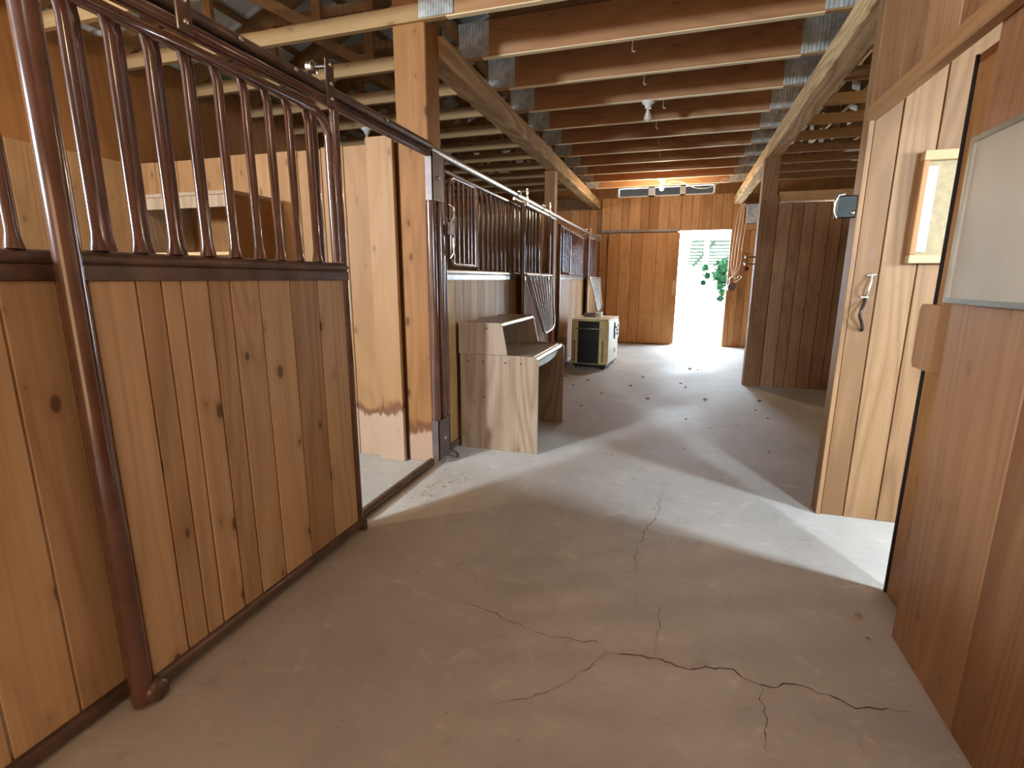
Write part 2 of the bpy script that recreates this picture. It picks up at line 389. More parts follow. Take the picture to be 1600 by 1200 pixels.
ribbon(cr, [(-.143, 1.609), (-.003, 1.631), (.139, 1.619), (.256, 1.662), (.371, 1.61), (.473, 1.656), (.633, 1.61), (.785, 1.642)], .0065)
ribbon(cr, [(-.143, 1.609), (-.217, 1.484), (-.283, 1.391), (-.361, 1.329), (-.459, 1.266)], .003)
ribbon(cr, [(.018, 3.316), (-.006, 2.992), (-.009, 2.749), (-.066, 2.561), (-.098, 2.363), (-.092, 2.171)], .004, jag=.012)
ribbon(cr, [(.371, 1.61), (.35, 1.544), (.355, 1.477), (.34, 1.35)], .004)
ribbon(cr, [(.02, 1.97), (.03, 1.8), (.015, 1.66)], .003)
cr.build('crack', 'crack', fl)

# west wall: boards inside the stalls up to 2.2 m, plywood above
wl = MB(); boards_y(wl, XW-.03, XW, 0.6, YN, 0, 2.21, .19); wl.box(XW-.03, XW, -2.6, -2.35, 0, 2.21); wl.box(XW-.03, XW, -1.55, .6, 0, 2.21)
wl.box(XW-.03, XW, -2.35, -1.55, 0, 2.0)
wlo = struct(wl.build('wall_left', 'lining'))
MB().box(XW-.04, XW-.012, YS, -2.2, 2.212, 3.08).box(XW-.04, XW-.012, -1.7, YN, 2.212, 3.08).box(XW-.04, XW-.012, -2.2, -1.7, 2.6, 3.08).build('upper_cladding', 'ply', wlo)
MB().box(XW-.07, XW-.032, .6, YN, 0, 3.08).build('outer_sheathing', 'ply', wlo)
# south gable wall (behind the camera)
ws = MB(); ws.box(XW-.07, 2.95, YS-.07, YS, 0, 2.98); ws.box(3.38, XE+.07, YS-.07, YS, 0, 2.98); ws.box(2.95, 3.38, YS-.07, YS, 0, 2.1); ws.box(2.95, 3.38, YS-.07, YS, 2.62, 2.98)
ws.prism([(XW-.07, 2.98), (XE+.07, 2.98), (-.35, 4.72)], 'y', YS-.07, YS)
struct(ws.build('wall_front', 'dark_boards'))
# east wall
we = MB(); boards_y(we, XE, XE+.03, 2.0, YN, 0, 2.98, .2); we.box(XE, XE+.03, YS, 1.3, 0, 2.98); we.box(XE, XE+.03, 1.8, 2.0, 0, 2.98)
we.box(XE, XE+.03, 1.3, 1.8, 0, 1.1); we.box(XE, XE+.03, 1.3, 1.8, 1.9, 2.98); we.box(XE+.031, XE+.06, 2.0, YN, 0, 2.98); we.box(XE+.01, XE+.06, YS, YN, 2.981, 3.08)
struct(we.build('wall_right', 'dark_boards'))
# north gable wall with the doorway (0..0.97) and the slot window above
wb = MB()
boards_x(wb, YN, YN+.03, XW, -1.62, 0, 2.72, .17)
boards_x(wb, YN, YN+.03, -1.62, .0, 0, 2.25, .17)
boards_x(wb, YN-.005, YN+.03, -1.52, .97, 2.27, 2.93, .19, ztop=.0)
boards_x(wb, YN, YN+.03, .97, 1.18, 0, 2.75, .105)
boards_x(wb, YN, YN+.03, 1.18, 1.46, 0, 2.24, .14)
boards_x(wb, YN, YN+.03, 1.46, XE, 0, 2.72, .2)
wbo = struct(wb.build('wall_back', 'cedar'))
s2 = MB(); s2.box(XW-.07, 0, YN+.031, YN+.07, 0, 2.93); s2.box(0, .97, YN+.031, YN+.07, 2.27, 2.93); s2.box(.97, 1.2, YN+.031, YN+.07, 0, 2.93)
s2.box(1.2, XE+.07, YN+.031, YN+.07, 0, 2.93)
s2.box(XW-.07, -1.22, YN+.0, YN+.07, 2.93, 3.12); s2.box(.62, XE+.07, YN+.0, YN+.07, 2.93, 3.12)
s2.prism([(XW-.07, 3.12), (XE+.07, 3.12), (-.35, 4.72)], 'y', YN, YN+.07)
s2.build('outer_sheathing', 'ply', wbo)
MB().box(1.2, 1.46, YN-.002, YN+.029, 2.37, 2.72).build('metal_sheet', 'plate', wbo)
MB().box(1.17, 1.47, YN-.012, YN+.0, 2.25, 2.36).build('cross_board', 'cedar', wbo)
# slot window
wf = MB()
for a_, b_ in ((-1.22, -1.19), (-.62, -.5), (-.02, .08), (.59, .62)): wf.box(a_, b_, YN-.02, YN+.05, 2.93, 3.12)
wf.box(-1.22, .62, YN-.02, YN+.05, 2.93, 2.95); wf.box(-1.22, .62, YN-.02, YN+.05, 3.10, 3.12)
win = struct(wf.build('window_1', 'white_paint'))
sf = MB(); sf.box(-2.4, 1.8, YN+.08, YN+1.3, 3.125, 3.16); struct(sf.build('trim_4', 'dark_leaf'))
# far sliding door leaf hanging on the inside of the far wall
dm = MB(); boards_x(dm, YN-.075, YN-.045, -1.36, .04, .03, 2.235, .24)
dr = struct(dm.build('door_1', 'cedar'))
dh = MB(); dh.box(-.05, -.02, YN-.125, YN-.10, 1.02, 1.3, b=.004); dh.box(-.045, -.025, YN-.11, YN-.07, 1.03, 1.06); dh.box(-.045, -.025, YN-.11, YN-.07, 1.26, 1.29)
dh.build('handle', 'pale_wood', dr)
dt = MB(); dt.box(-1.5, .02, YN-.10, YN-.006, 2.25, 2.30); struct(dt.build('trim_1', 'bracket'))

# right-hand room: aisle wall with doorway, pocket door, header, end wall
wr = MB()
ys_ = [-2.6]
while ys_[-1] < 1.75: ys_.append(ys_[-1]+random.uniform(.22, .3))
ys_[-1] = 2.03
boards_y(wr, .87, .895, 0, 0, 0, 2.88, seams=ys_, gap=.004)
boards_y(wr, .87, .895, 2.03, 3.1, 2.12, 2.88, bw=.26)
wro = struct(wr.build('wall_aisle', 'cedar_red'))
MB().box(.896, .93, YS, 2.02, 0, 2.88).build('backing', 'cedar_red', wro)
MB().box(.896, .93, 2.02, 3.1, 2.12, 2.88).build('backing', 'cedar_red', wro)
tr = MB(); tr.box(.82, .869, 1.2, 3.0, 2.065, 2.13, b=.006); struct(tr.build('trim_2', 'trim_y'))
pd = MB(); boards_y(pd, .955, .985, 1.3, 2.335, .001, 2.09, .17)
pdo = struct(pd.build('door_2', 'cedar'))
MB().box(.948, .992, 2.336, 2.346, .001, 2.09).build('edge_strip', 'blade', pdo)
hb = MB(); hb.prism([(2.12, 1.0), (2.255, 1.0), (2.27, 1.02), (2.27, 1.215), (2.255, 1.235), (2.12, 1.235)], 'x', .88, .915); hb.box(.915, .954, 2.14, 2.2, 1.06, 1.18)
hb.build('handle_block', 'trim_z', pdo)
# end wall between the right-hand room and the open bay
ew = MB()
boards_x(ew, 3.10, 3.125, .86, XE, 0, 2.88, seams=[.885, 1.0, 1.16, 1.42, 1.7, 2.0, 2.3, 2.7, 3.1, XE])
ewo = struct(ew.build('wall_end', 'end_boards'))
MB().box(.86, .884, 3.09, 3.19, 0, 2.88, b=.003).build('corner_board', 'end_boards', ewo)
MB().box(.89, XE, 3.15, 3.18, 0, 2.88).build('backing', 'dark_boards', ewo)

# roof
rf = MB()
def roof_z(x): return 4.72-abs(x+.35)*.4482
for sgn in (-1, 1):
    xe = XW-.25 if sgn < 0 else XE+.25
    prof = []; y = YS-.2
    while y < YN+.3:
        prof += [(y, 0), (y+.16, 0), (y+.18, .022), (y+.215, .022)]; y += .235
    vs = []; 
    for (yy, h) in prof: vs += [(xe, yy, roof_z(xe)+.1+h), (-.35, yy, roof_z(-.35)+.1+h)]
    rf.add(vs, [(2*i, 2*i+1, 2*i+3, 2*i+2) for i in range(len(prof)-1)])
rfo = struct(rf.build('ceiling', 'roof'))
pu = MB()
for x in [-4.1, -3.5, -2.9, -2.3, -1.7, -1.1, -.6, 0.0, .6, 1.2, 1.8, 2.4, 3.0, 3.4]:
    z = roof_z(x)+.075; pu.box(x-.019, x+.019, YS, YN, z-.03, z+.008)
tag(pu.build('purlin', 'chord', rfo), None, None)
sm_ = MB()
for i, x in enumerate((1.35, 1.6, 1.85, 2.1, 2.35, 2.6, 2.9, 3.2)): sm_.box(x, x+.022, 3.4+.1*(i % 3), 8.2, 3.10, 3.115)
sm_.build('strapping', 'band', rfo)
# loft floor on the joists over the aisle
lf = MB(); y = YS
while y < 9.4:
    lf.box(-1.35, .72, y+.002, min(y+1.2, 9.4)-.002, 3.108, 3.125); y += 1.2
struct(lf.build('trim_3', 'loft'))
# roof trusses: joist deep over the aisle, thin chords over the stalls
TY = [3.76+.613*k for k in range(-5, 10)]
t0 = thing('roof_truss', (-.35, TY[0], 2.87), '', 'roof truss', 'roof trusses across the barn')
Y = TY[0]; th = .019
MB().box(-1.42, .74, Y-th, Y+th, 2.87, 3.105, rnd=(.5, .3, .2)).build('joist', 'joist', t0)
MB().box(XW+.0, -1.421, Y-th, Y+th, 2.87, 2.965, rnd=(.1, .7, .2)).build('bottom_chord', 'chord', t0)
MB().box(.741, XE-.0, Y-th, Y+th, 2.87, 2.965, rnd=(.2, .1, .9)).build('bottom_chord', 'chord', t0)
MB().box(-1.42, .74, Y-th-.001, Y+th+.001, 2.866, 2.872, rnd=(.1, .1, .4)).build('lit_edge_band', 'band', t0)  # lit underside of the joist painted as a pale strip
for xa, xb in ((-1.60, -1.37), (.735, 1.06)):
    pm = MB(); n = 26
    prof = []
    for i in range(n+1):
        prof.append((xa+(xb-xa)*i/n, -.006-.003*(i % 2)))
    vs = []
    for x, d in prof: vs += [(x, Y-th+d, 2.878), (x, Y-th+d, 3.10)]
    pm.add(vs, [(2*i, 2*i+2, 2*i+3, 2*i+1) for i in range(n)]); pm.box(xa, xb, Y-th-.005, Y-th, 2.878, 3.10)
    pm.build('metal_plate', 'plate', t0)
for sgn, xe in ((-1, XW), (1, XE)):
    MB().bar((xe, Y, roof_z(xe)-.03), (-.35, Y, roof_z(-.35)-.03), .038, .14, rnd=(.6, .1, .1)).build('rafter', 'web', t0)
webs = [((-2.35, 2.92), (-2.35, roof_z(-2.35))), ((-1.55, 2.95), (-2.3, roof_z(-2.3)-.05)), ((-2.4, 2.95), (-3.2, roof_z(-3.2)-.05)), ((-3.25, roof_z(-3.25)), (-3.25, 2.92)), ((-3.3, 2.95), (-3.85, roof_z(-3.85)-.03)),
        ((.8, 2.92), (.8, roof_z(.8))), ((1.65, 2.92), (1.65, roof_z(1.65))), ((.85, 2.95), (1.6, roof_z(1.6)-.05)), ((1.7, 2.95), (2.5, roof_z(2.5)-.05)), ((2.55, 2.92), (2.55, roof_z(2.55)))]
for (xa, za), (xb, zb) in webs:
    MB().bar((xa, Y+.001, za), (xb, Y+.001, zb-.02), .036, .07, up=(1, 0, .01), rnd=(random.random(), .2, .3)).build('web', 'web', t0)
MB().box(-3.3, -2.3, Y-th, Y+th, 3.302, 3.37, rnd=(.4, .2, .2)).build('collar_tie', 'web', t0)
t0['label'] = 'wooden roof truss, fifteenth out from the far wall'
for i, y in enumerate(TY[1:]):
    k = len(TY)-2-i
    nm = 'closest to the far wall' if k == 0 else ORD[k]+' out from the far wall'
    dup(t0, 0, y-Y, 'wooden roof truss with brown joist and grey plates, '+nm)
t0['label'] = 'wooden roof truss with brown joist and grey plates, fifteenth out from the far wall'
# beams carrying the trusses
def sawn_beam(y0, y1, xa0, xb0, xa1, xb1, label):
    mb = MB(); n = int((y1-y0)/.07); vs = []
    for i in range(n+1):
        t = i/n; y = y0+(y1-y0)*t; xa = xa0+(xa1-xa0)*t; xb = xb0+(xb1-xb0)*t; j = lambda k: random.uniform(-k, k)
        c1 = .010+abs(j(.012)); c2 = .008+abs(j(.010))
        vs += [(xa, y, 2.868), (xa+j(.002), y, 2.725+c1), (xa+c1, y, 2.725+j(.003)), (xb-c2, y, 2.725+j(.003)), (xb+j(.002), y, 2.725+c2), (xb, y, 2.868)]
    fs = [(6*i+k, 6*i+(k+1) % 6, 6*i+6+(k+1) % 6, 6*i+6+k) for i in range(n) for k in range(6)]+[tuple(range(6)), tuple(range(6*n, 6*n+6))]
    mb.add(vs, fs); tag(mb.build('ceiling_beam', 'beam'), label, 'beam')
sawn_beam(3.345, YN-.01, -1.72, -1.54, -1.72, -1.55, 'long rough sawn beam above the left stall fronts')
sawn_beam(3.2, YN-.01, .875, 1.055, .965, 1.115, 'long rough sawn beam on the right side of the aisle')

# ------------------------------------------------------------------ timber posts
tag(MB().box(-1.80, -1.575, 3.15, 3.34, 0, 3.3, b=.006).build('timber_post', 'post'), 'thick orange timber post beside the open stall doorway', 'post')
tag(MB().box(-1.735, -1.598, 6.86, 7.02, 0, 2.722, b=.004).build('timber_post', 'plain_post'), 'timber post rising above the middle of the stall fronts to the left beam', 'post')
pr = MB(); pr.prism([(.91, 0), (1.10, 0), (1.10, 2.28), (1.075, 2.3), (1.075, 2.722), (.91, 2.722)], 'y', 6.88, 7.02)
tag(pr.build('timber_post', 'dark_boards'), 'dark timber post at the free end of the right partition, holding the right beam', 'post')

# ------------------------------------------------------------------ stall partitions
def partition(name, y, label, mat='pine_stall'):
    t = thing(name, (-3.0, y, 0), label, 'partition')
    mb = MB(); boards_x(mb, y, y+.03, XW+.005, -1.99, 0, 2.2, seams=[XW+.005, -3.95, -3.72, -3.5, -3.27, -3.02, -2.8, -2.6, -2.4, -2.22, -2.01], ztop=.006)
    mb.build('board_panel', mat, t)
    m2 = MB(); m2.box(-2.008, -1.81, y-.05, y-.015, 0, 2.23, b=.003, rnd=(.05, .6, .3)); m2.build('end_board', mat, t)
    MB().box(XW+.005, -1.82, y+.04, y+.07, 0.0, 2.19).build('backing', 'ply', t)
    return t
partition('stall_partition', 3.15, 'pale boarded partition with stained foot seen through the open stall doorway')
partition('stall_partition', 7.04, 'boarded partition behind the middle timber post between the far stalls', 'lining')
# right partition
rp = thing('bay_partition', (2.3, 6.9, 0), 'dark upright board partition across the right bay', 'partition')
mb = MB(); boards_x(mb, 6.90, 6.93, 1.105, XE-.005, 0, 2.2, seams=[1.105, 1.26, 1.38, 1.51, 1.66, 1.79, 1.96, 2.15, 2.34, 2.5, 2.7, 2.9, 3.1, 3.3, XE-.005]); mb.build('board_panel', 'dark_boards', rp)
MB().box(1.105, XE-.005, 6.94, 6.96, 0, 2.19).build('backing', 'dark_boards', rp)
MB().box(1.105, XE-.005, 6.88, 6.97, 2.205, 2.225).build('metal_cap', 'galv', rp)
MB().box(1.105, XE-.005, 6.93, 6.98, 2.226, 2.34).build('top_board', 'trim_y', rp)

# ------------------------------------------------------------------ stall fronts
XF = -1.60       # plane of the fixed fronts
XD = -1.515      # plane of the sliding doors
R = .019
def bar_mb(x, y, z0, z1, r=.015, flare=True):
    b = MB()
    if flare: b.tube([(x, y, z0), (x, y, z0+.012), (x, y, z0+.045), (x, y, z1-.05), (x-.006, y, z1-.02), (x-.012, y, z1)], [r*1.5, r*1.35, r, r, r, r*.9], 10)
    else: b.tube([(x, y, z0), (x, y, z1)], r, 8)
    return b
def mid_rail(x, y0, y1, parent, name='middle_rail', top=1.392, mat='brown_flat'):
    mb = MB(); mb.tube([(x, y0, top-.022), (x, y1, top-.022)], .022, 14); mb.box(x-.02, x+.022, y0, y1, 1.31, 1.352, b=.003); mb.box(x-.024, x+.014, y0, y1, 1.345, 1.375)
    return mb.build(name, mat, parent)
def fixed_front(y0, y1, bars, label, mat, feeder=None):
    t = thing('stall_front', (XF, (y0+y1)/2, 0), label, 'stall front')
    mb = MB(); boards_y(mb, XF-.018, XF+.012, y0+.03, y1-.03, .06, 1.315, .15); mb.build('board_panel', mat, t)
    mb = MB(); mb.tube([(XF, y0, .035), (XF, y1, .035)], .032, 12); mb.box(XF-.02, XF+.02, y0, y1, .03, .065); mb.build('bottom_rail', 'brown_flat', t)
    mid_rail(XF, y0, y1, t, mat='rail_grey' if y0 > 2 else 'brown_flat')  # farther fronts get the rail colour with the painted reflection
    MB().tube([(XF, y0, 2.06), (XF, y1, 2.06)], .017, 12).build('top_rail', 'brown_flat', t)
    for y in (y0+.0, y1-.0):
        MB().tube([(XF, y, 0), (XF, y, 2.08)], .024, 12).build('upright', 'brown', t)
    for y in bars: bar_mb(XF, y, 1.392, 2.055).build('bar', 'brown', t)
    if feeder:
        a_, b_, fb = feeder; xr = XF+.03; z0, z1, rr = 1.425, 2.03, .07
        pts = [(xr, b_, z0), (xr, a_+rr, z0)]+arc((xr, a_+rr, z0+rr), rr, -PI/2, -PI, 'yz')[1:]+arc((xr, a_+rr, z1-rr), rr, PI, PI/2, 'yz')+[(xr, b_, z1)]
        fm_ = MB().tube(pts, .014, 10); fm_.tube([(xr, b_, z0-.01), (xr, b_, z1+.01)], .02, 12)
        fo = fm_.build('feed_gate', 'brown', t)
        for y in fb: bar_mb(xr, y, z0, z1, .011, False).build('bar', 'brown', fo)
    return t
fixed_front(-1.2, 2.05, [.87-.115*i for i in range(17, -1, -1)]+[.99, 1.10, 1.215, 1.33, 1.445, 1.56, 1.675, 1.79, 1.905], 'nearest barred stall front, mostly hidden behind the open sliding door', 'pine')
fixed_front(3.40, 5.40, [4.056, 4.175, 4.30, 4.413, 4.531, 4.655, 4.764, 4.923, 5.067, 5.22], 'barred stall front with feed gate, directly behind the wooden desk', 'pine_front', (3.45, 3.93, [3.52, 3.61, 3.70, 3.79, 3.86]))
fixed_front(7.24, 9.55, [7.95+.115*i for i in range(13)], 'barred stall front behind the yellow generator', 'pine_front', (7.30, 7.85, [7.37, 7.46, 7.55, 7.64, 7.75]))

# jamb tubes of the open doorway with sheet metal brackets
jt = thing('door_jamb', (XF+.02, 3.24, 0), 'brown twin tube door jamb with metal brackets beside the thick timber post', 'door jamb')
MB().tube([(XF+.03, 3.15, .06), (XF+.03, 3.15, 2.085)], .034, 16).build('tube', 'brown', jt)
MB().tube([(XF+.045, 3.245, .06), (XF+.045, 3.245, 2.085)], .026, 14).build('tube', 'brown', jt)
for z0, z1, nm in ((1.82, 2.115, 'upper_bracket'), (.04, .33, 'lower_bracket')):
    b = MB(); b.box(XF+.02, XF+.072, 3.105, 3.112, z0, z1); b.box(XF+.066, XF+.072, 3.105, 3.285, z0, z1); b.box(XF+.02, XF+.072, 3.279, 3.285, z0, z1)
    o = b.build(nm, 'bracket', jt)
    MB().lathe((XF+.072, 3.2, (z0+z1)/2), [(.014, 0), (.014, .006), (.006, .012), (0, .012)], 'x', 12).build('bolt', 'galv', o)
h = MB(); h.tube([(XF+.05, 3.27, .05), (XF+.09, 3.3, .05), (XF+.12, 3.31, .03), (XF+.13, 3.29, .012)], .012, 8); h.build('floor_hook', 'bracket', jt)
k = MB(); k.box(XF+.07, XF+.1, 3.30, 3.36, 1.62, 1.70); k.tube([(XF+.09, 3.33, 1.70), (XF+.11, 3.34, 1.74), (XF+.12, 3.32, 1.80), (XF+.09, 3.31, 1.82)], .01, 8)
k.tube([(XF+.1, 3.34, 1.6), (XF+.1, 3.35, 1.5), (XF+.08, 3.33, 1.46)], .012, 8); k.build('latch', 'chrome', jt)
# steel posts of the other two doorways
tag(MB().tube([(XF+.02, 5.46, 0), (XF+.02, 5.46, 2.085)], .036, 14).build('steel_post', 'brown'), 'dark brown steel door post just beyond the desk', 'post')
tag(MB().tube([(XF+.02, 9.63, 0), (XF+.02, 9.63, 2.085)], .036, 14).build('steel_post', 'brown'), 'dark brown steel door post beyond the yellow generator', 'post')
# threshold tube across the open doorway
tag(MB().tube([(XF+.01, 2.08, .028), (XF+.01, 3.10, .028)], .026, 14).build('threshold_bar', 'brown_flat'), 'brown metal tube lying across the open stall doorway floor', 'threshold')

# overhead door track: near half painted box, far half galvanised pipe
tk = thing('door_track', (XF+.05, 1.0, 2.14), 'dark brown overhead sliding door track above the near stall', 'door track')
b = MB(); b.box(-1.60, -1.57, -1.4, 3.14, 2.10, 2.18, b=.006); b.tube([(-1.562, -1.4, 2.158), (-1.562, 3.14, 2.158)], .022, 14); b.build('upper_rail', 'brown_flat', tk)
MB().tube([(-1.57, -1.4, 2.105), (-1.57, 3.14, 2.105)], .018, 14).build('lower_rail', 'brown_flat', tk)
for y in (1.62, 1.9, 2.6): MB().lathe((-1.54, y, 2.158), [(.009, 0), (.009, .006), (0, .008)], 'x', 10).build('bolt', 'galv', tk)
tf = thing('door_track', (XF+.05, 7.0, 2.14), 'galvanised pipe door track running on above the far stall fronts', 'door track')
MB().tube([(-1.565, 3.145, 2.143), (-1.565, 10.8, 2.143)], .026, 14).build('upper_rail', 'galv', tf)
MB().tube([(-1.575, 5.0, 2.10), (-1.575, 6.85, 2.10)], .014, 12).build('lower_rail', 'galv', tf)
MB().tube([(-1.575, 9.2, 2.10), (-1.575, 10.7, 2.10)], .014, 12).build('lower_rail', 'galv', tf)

def hanger(t, y, x=XD, plate='brown_flat', z1=2.245):
    h = MB().box(x+.02, x+.028, y-.028, y+.028, 2.06, z1, b=.003).build('hanger_plate', plate, t)
    for z in (2.09, 2.15, z1-.02): MB().lathe((x+.028, y, z), [(.009, 0), (.009, .006), (0, .009)], 'x', 10).build('bolt', 'chrome', h)
    MB().lathe((x-.05, y-.02, z1-.03), [(0, -.016), (.024, -.016), (.028, -.011), (.02, 0), (.028, .011), (.024, .016), (0, .016)], 'x', 18).build('roller', 'chrome', h)
    MB().tube([(x-.04, y-.02, z1-.03), (x+.02, y-.01, z1-.03)], .008, 8).build('axle', 'chrome', h)
# big sliding door in the foreground
sd = thing('sliding_door', (XD, 1.5, 0), 'large brown framed sliding stall door with bars over pine boards, nearest the camera', 'sliding door')
ya, yb = .93, 2.10
mb = MB(); boards_y(mb, XD-.012, XD+.014, 0, 0, .075, 1.318, seams=[.965, 1.092, 1.17, 1.236, 1.335, 1.423, 1.556, 1.721, 1.888, 2.075]); mb.build('board_panel', 'pine', sd)
MB().box(XD-.022, XD-.014, .96, 2.08, .075, 1.318).build('back_sheet', 'ply', sd)
MB().tube([(XD+.005, ya, .015), (XD+.005, ya, 2.10)], .031, 20).build('upright', 'brown', sd)
MB().tube([(XD, yb, .03), (XD, yb, 2.075)], .021, 16).build('upright', 'brown', sd)
b = MB(); b.tube([(XD, ya, .052), (XD, yb+.02, .052)], .027, 16); b.box(XD-.02, XD+.012, ya, yb, .05, .085); b.build('bottom_rail', 'brown_flat', sd)
MB().lathe((XD+.02, ya+.025, .04), [(0, 0), (.036, 0), (.038, .012), (.03, .03), (0, .034)], 'x', 20).build('end_knob', 'brown_flat', sd)
MB().box(XD-.02, XD+.03, yb+.005, yb+.035, .0, .07, b=.008).build('corner_foot', 'brown_flat', sd)
mid_rail(XD, ya+.02, yb+.012, sd)
MB().tube([(XD, 0.93, 2.082), (XD, 2.07, 2.082)], .023, 16).build('top_rail', 'brown', sd)
rr = .10
pts = [(XD+.012, ya+.03, 2.022), (XD+.012, 2.035-rr, 2.022)]+arc((XD+.012, 2.035-rr, 2.022-rr), rr, PI/2, 0, 'yz', 8)+[(XD+.012, 2.035, 1.392)]
MB().tube(pts, .019, 16).build('grille_frame', 'brown', sd)
for y in [1.015, 1.128, 1.24, 1.358, 1.474, 1.588, 1.698, 1.805, 1.92]:
    bar_mb(XD, y, 1.392, 2.015 if y < 1.9 else 2.005, .0155).build('bar', 'brown', sd)
hanger(sd, 2.055); hanger(sd, 1.35)

# two closed sliding doors with drop-down yoke grilles
def yoke_door(ya, yb, label):
    t = thing('sliding_door', (XD, (ya+yb)/2, 0), label, 'sliding door')
    mb = MB(); boards_y(mb, XD-.012, XD+.014, ya+.03, yb-.03, .075, 1.315, .13); mb.build('board_panel', 'lining', t)
    for y in (ya, yb): MB().tube([(XD, y, .03), (XD, y, 2.08)], .022, 12).build('upright', 'brown', t)
    MB().tube([(XD, ya, .052), (XD, yb, .052)], .026, 12).build('bottom_rail', 'brown_flat', t)
    mid_rail(XD, ya, yb, t)
    MB().tube([(XD, ya, 2.075), (XD, yb, 2.075)], .018, 12).build('top_rail', 'galv', t)
    g = yb-ya
    for f in (.09, .19, .29, .41): bar_mb(XD, ya+g*f, 1.392, 2.07, .012).build('bar', 'brown', t)
    for f in (.55,): bar_mb(XD, ya+g*f, 1.392, 2.07, .018).build('bar', 'brown', t)
    xg = XD+.05; A = (xg, ya-.03, 1.365); Bp = (xg, yb-.04, 1.365); Cb = (xg+.07, yb-.25, .735); Dd = (xg+.10, ya+.38, .73)
    pts = [A, Bp, (xg+.06, yb-.10, .84), (xg+.07, yb-.16, .76), (xg+.07, yb-.26, .725), (xg+.10, ya+.44, .72), (xg+.10, ya+.33, .76)]
    go = MB().tube(pts, .014, 10, closed=True).build('drop_grille', 'galv', t)
    for i in range(8):
        f = (i+.6)/8; a_ = Vector(A).lerp(Vector(Bp), f); c_ = Vector(Dd).lerp(Vector(Cb), f); MB().tube([a_, c_], .010, 8).build('bar', 'galv', go)
    MB().tube([(xg+.10, ya+.45, .72), (xg+.10, ya+.45, .66), (xg+.10, ya+.48, .64)], .012, 8).build('catch', 'chrome', go)
    hanger(t, ya+.06, plate='galv', z1=2.22); hanger(t, yb-.06, plate='galv', z1=2.22)
    return t
yoke_door(5.12, 6.25, 'barred stall door with folded-down yoke grille beyond the desk')
yoke_door(9.25, 10.6, 'farthest barred stall door with folded-down yoke grille behind the generator')

# ------------------------------------------------------------------ desk
dk = thing('desk', (-1.24, 4.02, 0), 'wood laminate desk with a raised shelf, standing before the stall fronts', 'desk')
def side_panel(y0, y1, name, mat):
    b = MB(); rr = .05
    b.prism([(-1.55, 0), (-.925, 0)]+[(-.925-rr+rr*math.cos(t), .755-rr+rr*math.sin(t)) for t in (0, PI/8, PI/4, 3*PI/8, PI/2)]+[(-1.55, .755)], 'y', y0, y1, rnd=(.5, .2, .4)); return b.build(name, mat, dk)
sp1 = side_panel(3.55, 3.57, 'side_panel', 'laminate'); sp2 = side_panel(4.47, 4.49, 'side_panel', 'laminate')
for i, y in enumerate((3.551, 4.471)):
    b = MB(); r2 = .03
    b.prism([(-1.56, .757), (-1.17, .757), (-1.215, .985)]+[(-1.235, .997), (-1.56, .997)], 'y', y, y+.018, rnd=(.2, .9, .1)); b.build('hutch_panel', 'laminate', dk)
MB().box(-1.545, -.99, 3.571, 4.469, .722, .745, rnd=(.2, .2, .2), b=.002).build('desk_top', 'laminate_x', dk)
b = MB(); b.tube([(-.985, 3.571, .733), (-.985, 4.469, .733)], .0175, 14); b.tube([(-.96, 3.571, .725), (-.96, 4.469, .725)], .022, 14); b.build('nosing', 'alu', dk)
b = MB(); n = 14; vs = []
for i in range(n+1):
    y = 3.571+.898*i/n; s_ = 1-(2*i/n-1)**2; vs += [(-.965, y, .70), (-.965, y, .668-.022*s_), (-.98, y, .668-.022*s_), (-.98, y, .70)]
fs = []
for i in range(n):
    for j in range(4): fs.append((4*i+j, 4*i+(j+1) % 4, 4*i+4+(j+1) % 4, 4*i+4+j))
b.add(vs, fs); b.build('front_rail', 'alu', dk)
MB().box(-1.545, -1.24, 3.571, 4.469, .968, .99, b=.002, rnd=(.3, .2, .2)).build('upper_shelf', 'laminate_x', dk)
b = MB(); b.tube([(-1.235, 3.571, .977), (-1.235, 4.469, .977)], .019, 14); b.build('nosing', 'alu', dk)
MB().box(-1.555, -1.545, 3.571, 4.469, .25, .985).build('back_panel', 'laminate_in', dk)
b = MB()
for x, z in ((-1.48, .70), (-1.36, .70), (-1.18, .70), (-1.06, .70), (-1.36, .42), (-1.33, .955)): b.lathe((x, 3.55, z), [(.007, 0), (.007, -.002), (0, -.003)], 'y', 10)
b.build('screw_cap', 'iron', dk)

# ------------------------------------------------------------------ bookcase in the near stall
bc = thing('bookcase', (-3.15, 2.88, 0), 'tall grey-brown bookcase inside the near stall, seen through the bars', 'bookcase')
MB().box(-3.56, -3.54, 2.69, 3.10, 0, 1.85).build('side_panel', 'laminate', bc)
MB().box(-2.775, -2.755, 2.69, 3.10, 0, 1.85).build('side_panel', 'laminate_in', bc)  # orange tone paints the warm light falling on this side
MB().box(-3.565, -2.75, 2.685, 3.10, 1.851, 1.875, b=.002).build('top_panel', 'laminate_x', bc)
MB().box(-3.539, -2.776, 2.692, 2.71, 1.775, 1.85).build('valance', 'laminate', bc)
MB().box(-3.539, -2.776, 3.08, 3.095, 0, 1.85).build('back_panel', 'laminate_in', bc)
for z in (1.47, 1.1, .72, .36, .06): MB().box(-3.539, -2.776, 2.70, 3.079, z, z+.02).build('shelf', 'pale_wood', bc)
tag(MB().bar((-2.95, 3.0, 1.492), (-2.95, 3.03, 1.76), .30, .012, up=(0, 1, 0)).build('sheet_of_card', 'paper'), 'pale grey sheet leaning inside the bookcase on its top shelf', 'sheet')

